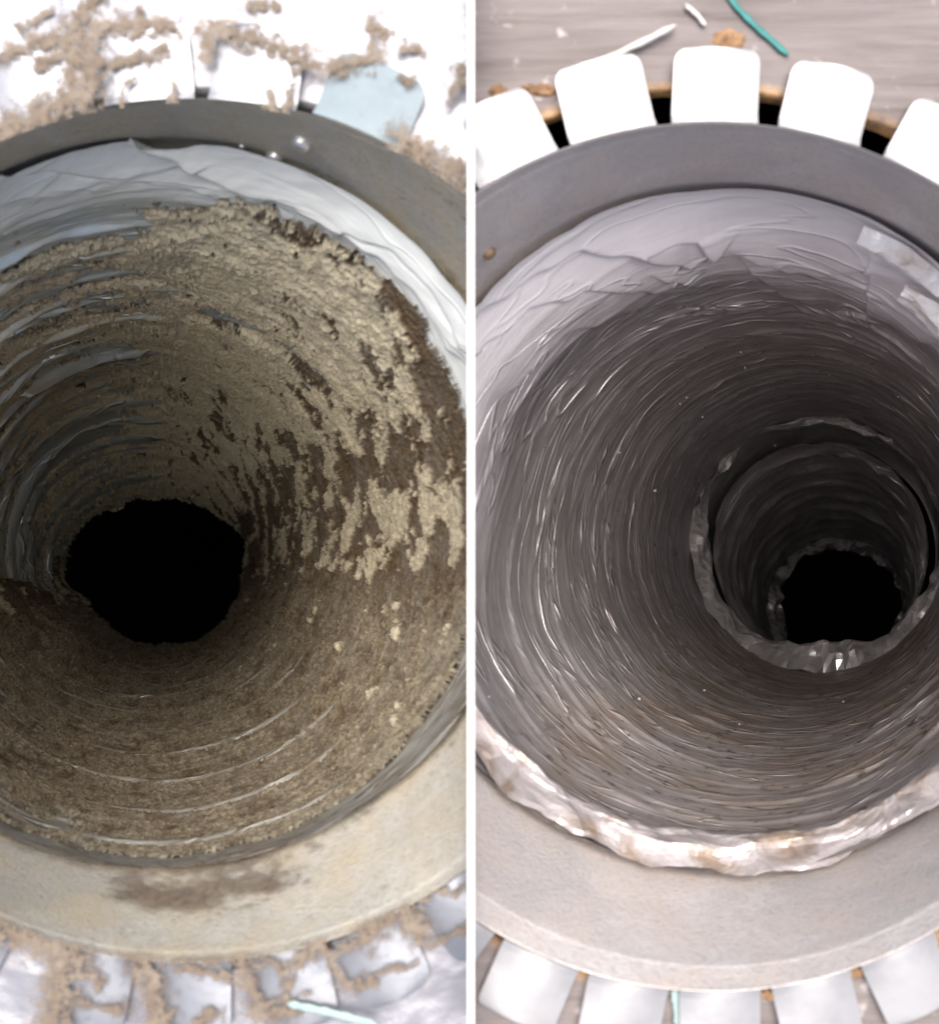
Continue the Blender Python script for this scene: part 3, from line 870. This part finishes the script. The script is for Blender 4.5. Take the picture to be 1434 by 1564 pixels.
# ------------------------------------------------------------------ lint smeared over the left wall and tabs
strokes = [  # points in photograph pixels, then width
    ([(150, -20), (128, 20), (92, 62)], 15), ([(-20, 92), (30, 72), (92, 60)], 11), ([(100, 60), (115, 100), (108, 145), (60, 175), (10, 195)], 24),
    ([(135, 60), (140, 110), (128, 150)], 20), ([(140, 45), (200, 34), (262, 42)], 13), ([(150, 96), (205, 92), (252, 74)], 9), ([(205, 60), (215, 20)], 6),
    ([(322, 40), (312, 90)], 9), ([(322, 42), (372, 55), (420, 68), (462, 82)], 14), ([(456, 86), (448, 120), (440, 172)], 5), ([(300, 50), (345, 34)], 9),
    ([(500, 100), (545, 96), (574, 82)], 14), ([(572, 40), (580, 50)], 13), ([(385, 8), (420, 4)], 8), ([(618, 72), (636, 74)], 8), ([(412, 150), (418, 180)], 12),
    ([(612, 212), (660, 236), (700, 262), (730, 290)], 19), ([(690, 150), (706, 100)], 7), ([(610, 120), (628, 124)], 7), ([(265, 130), (262, 155)], 6), ([(30, 40), (60, 25), (80, 5)], 5),
    ([(60, 100), (90, 75)], 10), ([(430, 80), (460, 100), (500, 95)], 6), ([(180, 160), (200, 120)], 4), ([(640, 250), (700, 300)], 8),
    ([(-20, 1420), (50, 1438), (120, 1470)], 20), ([(95, 1460), (88, 1510), (78, 1580)], 24), ([(130, 1490), (150, 1500)], 10), ([(112, 1440), (220, 1448), (330, 1464)], 9),
    ([(212, 1462), (232, 1510), (246, 1580)], 19), ([(270, 1476), (345, 1494)], 8), ([(366, 1462), (384, 1510), (396, 1552), (440, 1546)], 14), ([(306, 1560), (330, 1552)], 10),
    ([(400, 1462), (440, 1484), (486, 1444)], 11), ([(492, 1440), (514, 1490), (536, 1508), (568, 1500)], 9), ([(440, 1500), (436, 1522)], 7), ([(520, 1450), (575, 1430), (600, 1400)], 9),
    ([(560, 1432), (604, 1380), (636, 1424)], 18), ([(600, 1376), (640, 1420)], 18), ([(636, 1424), (648, 1448), (700, 1428), (726, 1410)], 6), ([(650, 1376), (720, 1352)], 5),
    ([(110, 1530), (190, 1544)], 8), ([(400, 1535), (475, 1520)], 4), ([(545, 1500), (640, 1470)], 4), ([(330, 1440), (470, 1440)], 5), ([(20, 1390), (60, 1420)], 6),
]
def lint_wall():
    # a fine sheet draped over board and tabs, kept only where the smears are
    stp = 1.7
    objs = []
    allV, allF, allT = [], [], []
    off = 0
    for (y0, y1) in ((-60, 330), (1330, 1620)):
        xs = np.arange(-80, 714, stp); ys = np.arange(y0, y1, stp)
        X, Y = np.meshgrid(xs, ys)
        warpx = X + 9 * NZ[1](X / 22, Y / 22) + 4 * NZ[2](X / 8, Y / 8)
        warpy = Y + 9 * NZ[3](X / 22 + 9, Y / 22) + 4 * NZ[4](X / 8, Y / 8)
        d = np.full(X.shape, 1e3)
        for pts, wd in strokes:
            for (ax, ay), (bx, by) in zip(pts[:-1], pts[1:]):
                vx, vy = bx - ax, by - ay
                t = np.clip(((warpx - ax) * vx + (warpy - ay) * vy) / (vx * vx + vy * vy), 0, 1)
                dd = np.hypot(warpx - ax - t * vx, warpy - ay - t * vy) / (wd * 1.35)
                d = np.minimum(d, dd)
        m = 1 - d + 0.55 * NZ[5](X / 14, Y / 14) + 0.45 * NZ[6](X / 5, Y / 5) + 0.25 * NZ[8](X / 2.6, Y / 2.6)
        speck = NZ[7](X / 9, Y / 9) + 0.7 * NZ[9](X / 4, Y / 4) - 0.98 + 0.5 * np.clip(1.8 - d, 0, 1)
        m = np.maximum(m, speck)
        # keep off the opening
        inopen = ((X - 285) / 683) ** 2 + ((Y - 810) / 652) ** 2 < 1
        okk = (m > -0.45) & ~inopen
        rad = np.hypot((X - 285) / 683, (Y - 810) / 652)
        tabz = np.where(rad < 1.24, 0.014, 0.0)
        z = -0.0185 + 0.0205 * sst(1.24, 1.20, rad) + 0.001 * sst(0.05, 0.9, m) + 0.0004 * NZ[0](X / 4, Y / 4)
        s = (1.5 - z) / F
        V = np.stack([(X - 717) * s, (782 - Y) * s, z], -1).reshape(-1, 3)
        Fg = grid_faces(len(xs), len(ys), False)[:, ::-1]
        Fg = Fg[okk.ravel()[Fg].all(1)]
        allV.append(V); allF.append(Fg + off); off += len(V)
        allT.append((0.22 + 0.65 * m).ravel())
    V = np.concatenate(allV); Fg = np.concatenate(allF); T = np.concatenate(allT)
    V, Fg = clip_side(V, Fg, -1)
    o = mesh_np("lint_smears", V, Fg, MAT['dust'], None, True, {"cover": T})
    put(o, "brown lint smeared over the tabs and white wrap round the left duct", "lint", None, "stuff")
lint_wall()

def lint_collar():
    ps = np.linspace(655, 520, 130)
    nu = 1200
    U, Pp = uv_grid(nu, ps)
    n1 = fbm(3, U, Pp / 100, 30, 4, 4, 0.6); n2 = fbm(6, U, Pp / 100, 160, 20, 3, 0.6)
    m = (1.1 * ang(U, 274, 8, 14) * np.exp(-((Pp - 592) / 22.0) ** 2) + 0.55 * ang(U, 283, 30, 14) * np.exp(-((Pp - 560) / 14.0) ** 2)
         + 0.4 * ang(U, 60, 14, 20) * np.exp(-((Pp - 640) / 12.0) ** 2)
         + 0.35 * ang(U, 45, 30, 10) * np.exp(-((Pp - 565) / 10.0) ** 2)) - 0.50 + 0.9 * n1 + 0.6 * n2
    okk = m > -0.25
    V = collar_tube_l.at(U, Pp, 0.0085 + 0.002 * sst(0, 0.4, m))
    Fc = grid_faces(nu, len(ps)); Fc = Fc[okk[Fc].all(1)]
    V, Fc = clip_side(V, Fc, -1)
    o = mesh_np("lint_film", V, Fc, MAT['dust'], None, True, {"cover": 0.1 + 1.0 * m})
    put(o, "thin tan lint film on the lower inside of the left collar", "lint", None, "stuff")
lint_collar()

# ------------------------------------------------------------------ small things on the boards
def strip(name, pts, wd, z, mat, thick=0.004, round_=True):
    """a slim rounded ribbon along pixels measured on the board"""
    P3 = [Vector(P(x, y, z)) for x, y in pts]
    V, Fc = [], []
    K = 8
    n = len(P3)
    for i, c in enumerate(P3):
        d = (P3[min(i + 1, n - 1)] - P3[max(i - 1, 0)]).normalized()
        s = Vector((-d.y, d.x, 0))
        f = wd * (0.45 if i in (0, n - 1) else 1.0) * (1 + 0.15 * math.sin(i * 2.3))
        for kk in range(K):
            a = 2 * PI * kk / K
            V.append(c + s * math.cos(a) * f / 2 + Vector((0, 0, 1)) * math.sin(a) * thick / 2)
    for i in range(n - 1):
        for kk in range(K):
            Fc.append([i * K + kk, i * K + (kk + 1) % K, (i + 1) * K + (kk + 1) % K, (i + 1) * K + kk])
    V = [list(v) for v in V]
    ends = [[0, 1, 2, 3], [0, 3, 4, 7], [4, 5, 6, 7]]
    Fc += ends + [[(n - 1) * K + e for e in q[::-1]] for q in ends]
    o = mesh_np(name, np.array(V), np.array(Fc), mat, None, True)
    return o
def curve(pts, n=14, wob=0.5):
    out = []
    pts = np.array(pts, float)
    L = np.linspace(0, len(pts) - 1, n)
    for t in L:
        x = np.interp(t, range(len(pts)), pts[:, 0]); y = np.interp(t, range(len(pts)), pts[:, 1])
        out.append((x + random.uniform(-wob, wob), y + random.uniform(-wob, wob)))
    return out
put(strip("teal_line", curve([(1100, -25), (1128, 14), (1160, 45), (1205, 84)]), 0.0095, -0.020, MAT['teal'], 0.003), "dark teal thread running down the plywood to the top tabs", "thread", "teal threads on the wall")
put(strip("teal_line", curve([(1030, 1512), (1034, 1540), (1038, 1590)]), 0.014, -0.019, MAT['teal_pale'], 0.003), "pale teal thread in the gap between bottom tabs of clean collar", "thread", "teal threads on the wall")
put(strip("teal_line", curve([(440, 1534), (500, 1546), (575, 1566)]), 0.013, 0.004, MAT['teal_pale'], 0.003), "pale teal thread on white wrap below the clogged duct", "thread", "teal threads on the wall")
put(strip("plastic_sliver", curve([(872, 108), (940, 84), (1000, 54), (1032, 38)], 12, 0.8), 0.011, -0.012, MAT['plastic'], 0.008), "shiny white plastic sliver lying above the second top tab", "sliver", "white plastic slivers on the plywood")
put(strip("plastic_sliver", curve([(1046, 6), (1062, 20), (1078, 38)], 8, 0.8), 0.008, -0.018, MAT['plastic'], 0.005), "short faint white sliver at the top of the plywood", "sliver", "white plastic slivers on the plywood")

def blob(name, px, py, rx, ry, z, h, mat, seed):
    r = np.random.default_rng(seed)
    K, Rn = 22, 6
    V = [Vector(P(px, py, z)) + Vector((0, 0, h))]
    wob = 1 + 0.22 * r.normal(size=K)
    wob = (wob + np.roll(wob, 1)) / 2
    for i in range(1, Rn):
        t = i / (Rn - 1)
        for kk in range(K):
            a = 2 * PI * kk / K
            V.append(Vector(P(px, py, z)) + Vector((math.cos(a) * rx * t * wob[kk], math.sin(a) * ry * t * wob[kk], h * (1 - t * t) + (0.003 * r.normal() if t < 1 else -0.004))))
    T = [[0, 1 + kk, 1 + (kk + 1) % K] for kk in range(K)]
    for i in range(Rn - 2):
        for kk in range(K):
            a, b = 1 + i * K + kk, 1 + i * K + (kk + 1) % K
            T += [[a, a + K, b + K], [a, b + K, b]]
    return mesh_np(name, np.array([list(v) for v in V]), np.array(T), mat, None, True)
put(blob("wood_chip", 1112, 62, 0.028, 0.020, -0.025, 0.010, MAT['chip'], 1), "orange wood chip above the middle top tab", "wood chip", "orange wood chips round the clean collar")
put(blob("wood_chip", 762, 140, 0.018, 0.013, -0.025, 0.008, MAT['chip'], 2), "small orange wood chip beside the divider above the leftmost top tab", "wood chip", "orange wood chips round the clean collar")
put(blob("wood_chip", 826, 136, 0.026, 0.012, -0.025, 0.008, MAT['chip'], 3), "tan wood splinter clump at the hole edge between first two top tabs", "wood chip", "orange wood chips round the clean collar")
put(blob("wood_chip", 1174, 1519, 0.020, 0.008, -0.020, 0.010, MAT['chip'], 4), "orange wood chip in the gap at the bottom centre of the clean collar", "wood chip", "orange wood chips round the clean collar")
put(blob("wood_chip", 1303, 1486, 0.020, 0.008, -0.020, 0.010, MAT['chip'], 5), "orange wood chip in the second gap from the lower right corner", "wood chip", "orange wood chips round the clean collar")
put(blob("wood_chip", 1430, 1440, 0.012, 0.014, -0.020, 0.010, MAT['chip'], 6), "orange wood chip at the right edge below the clean collar", "wood chip", "orange wood chips round the clean collar")
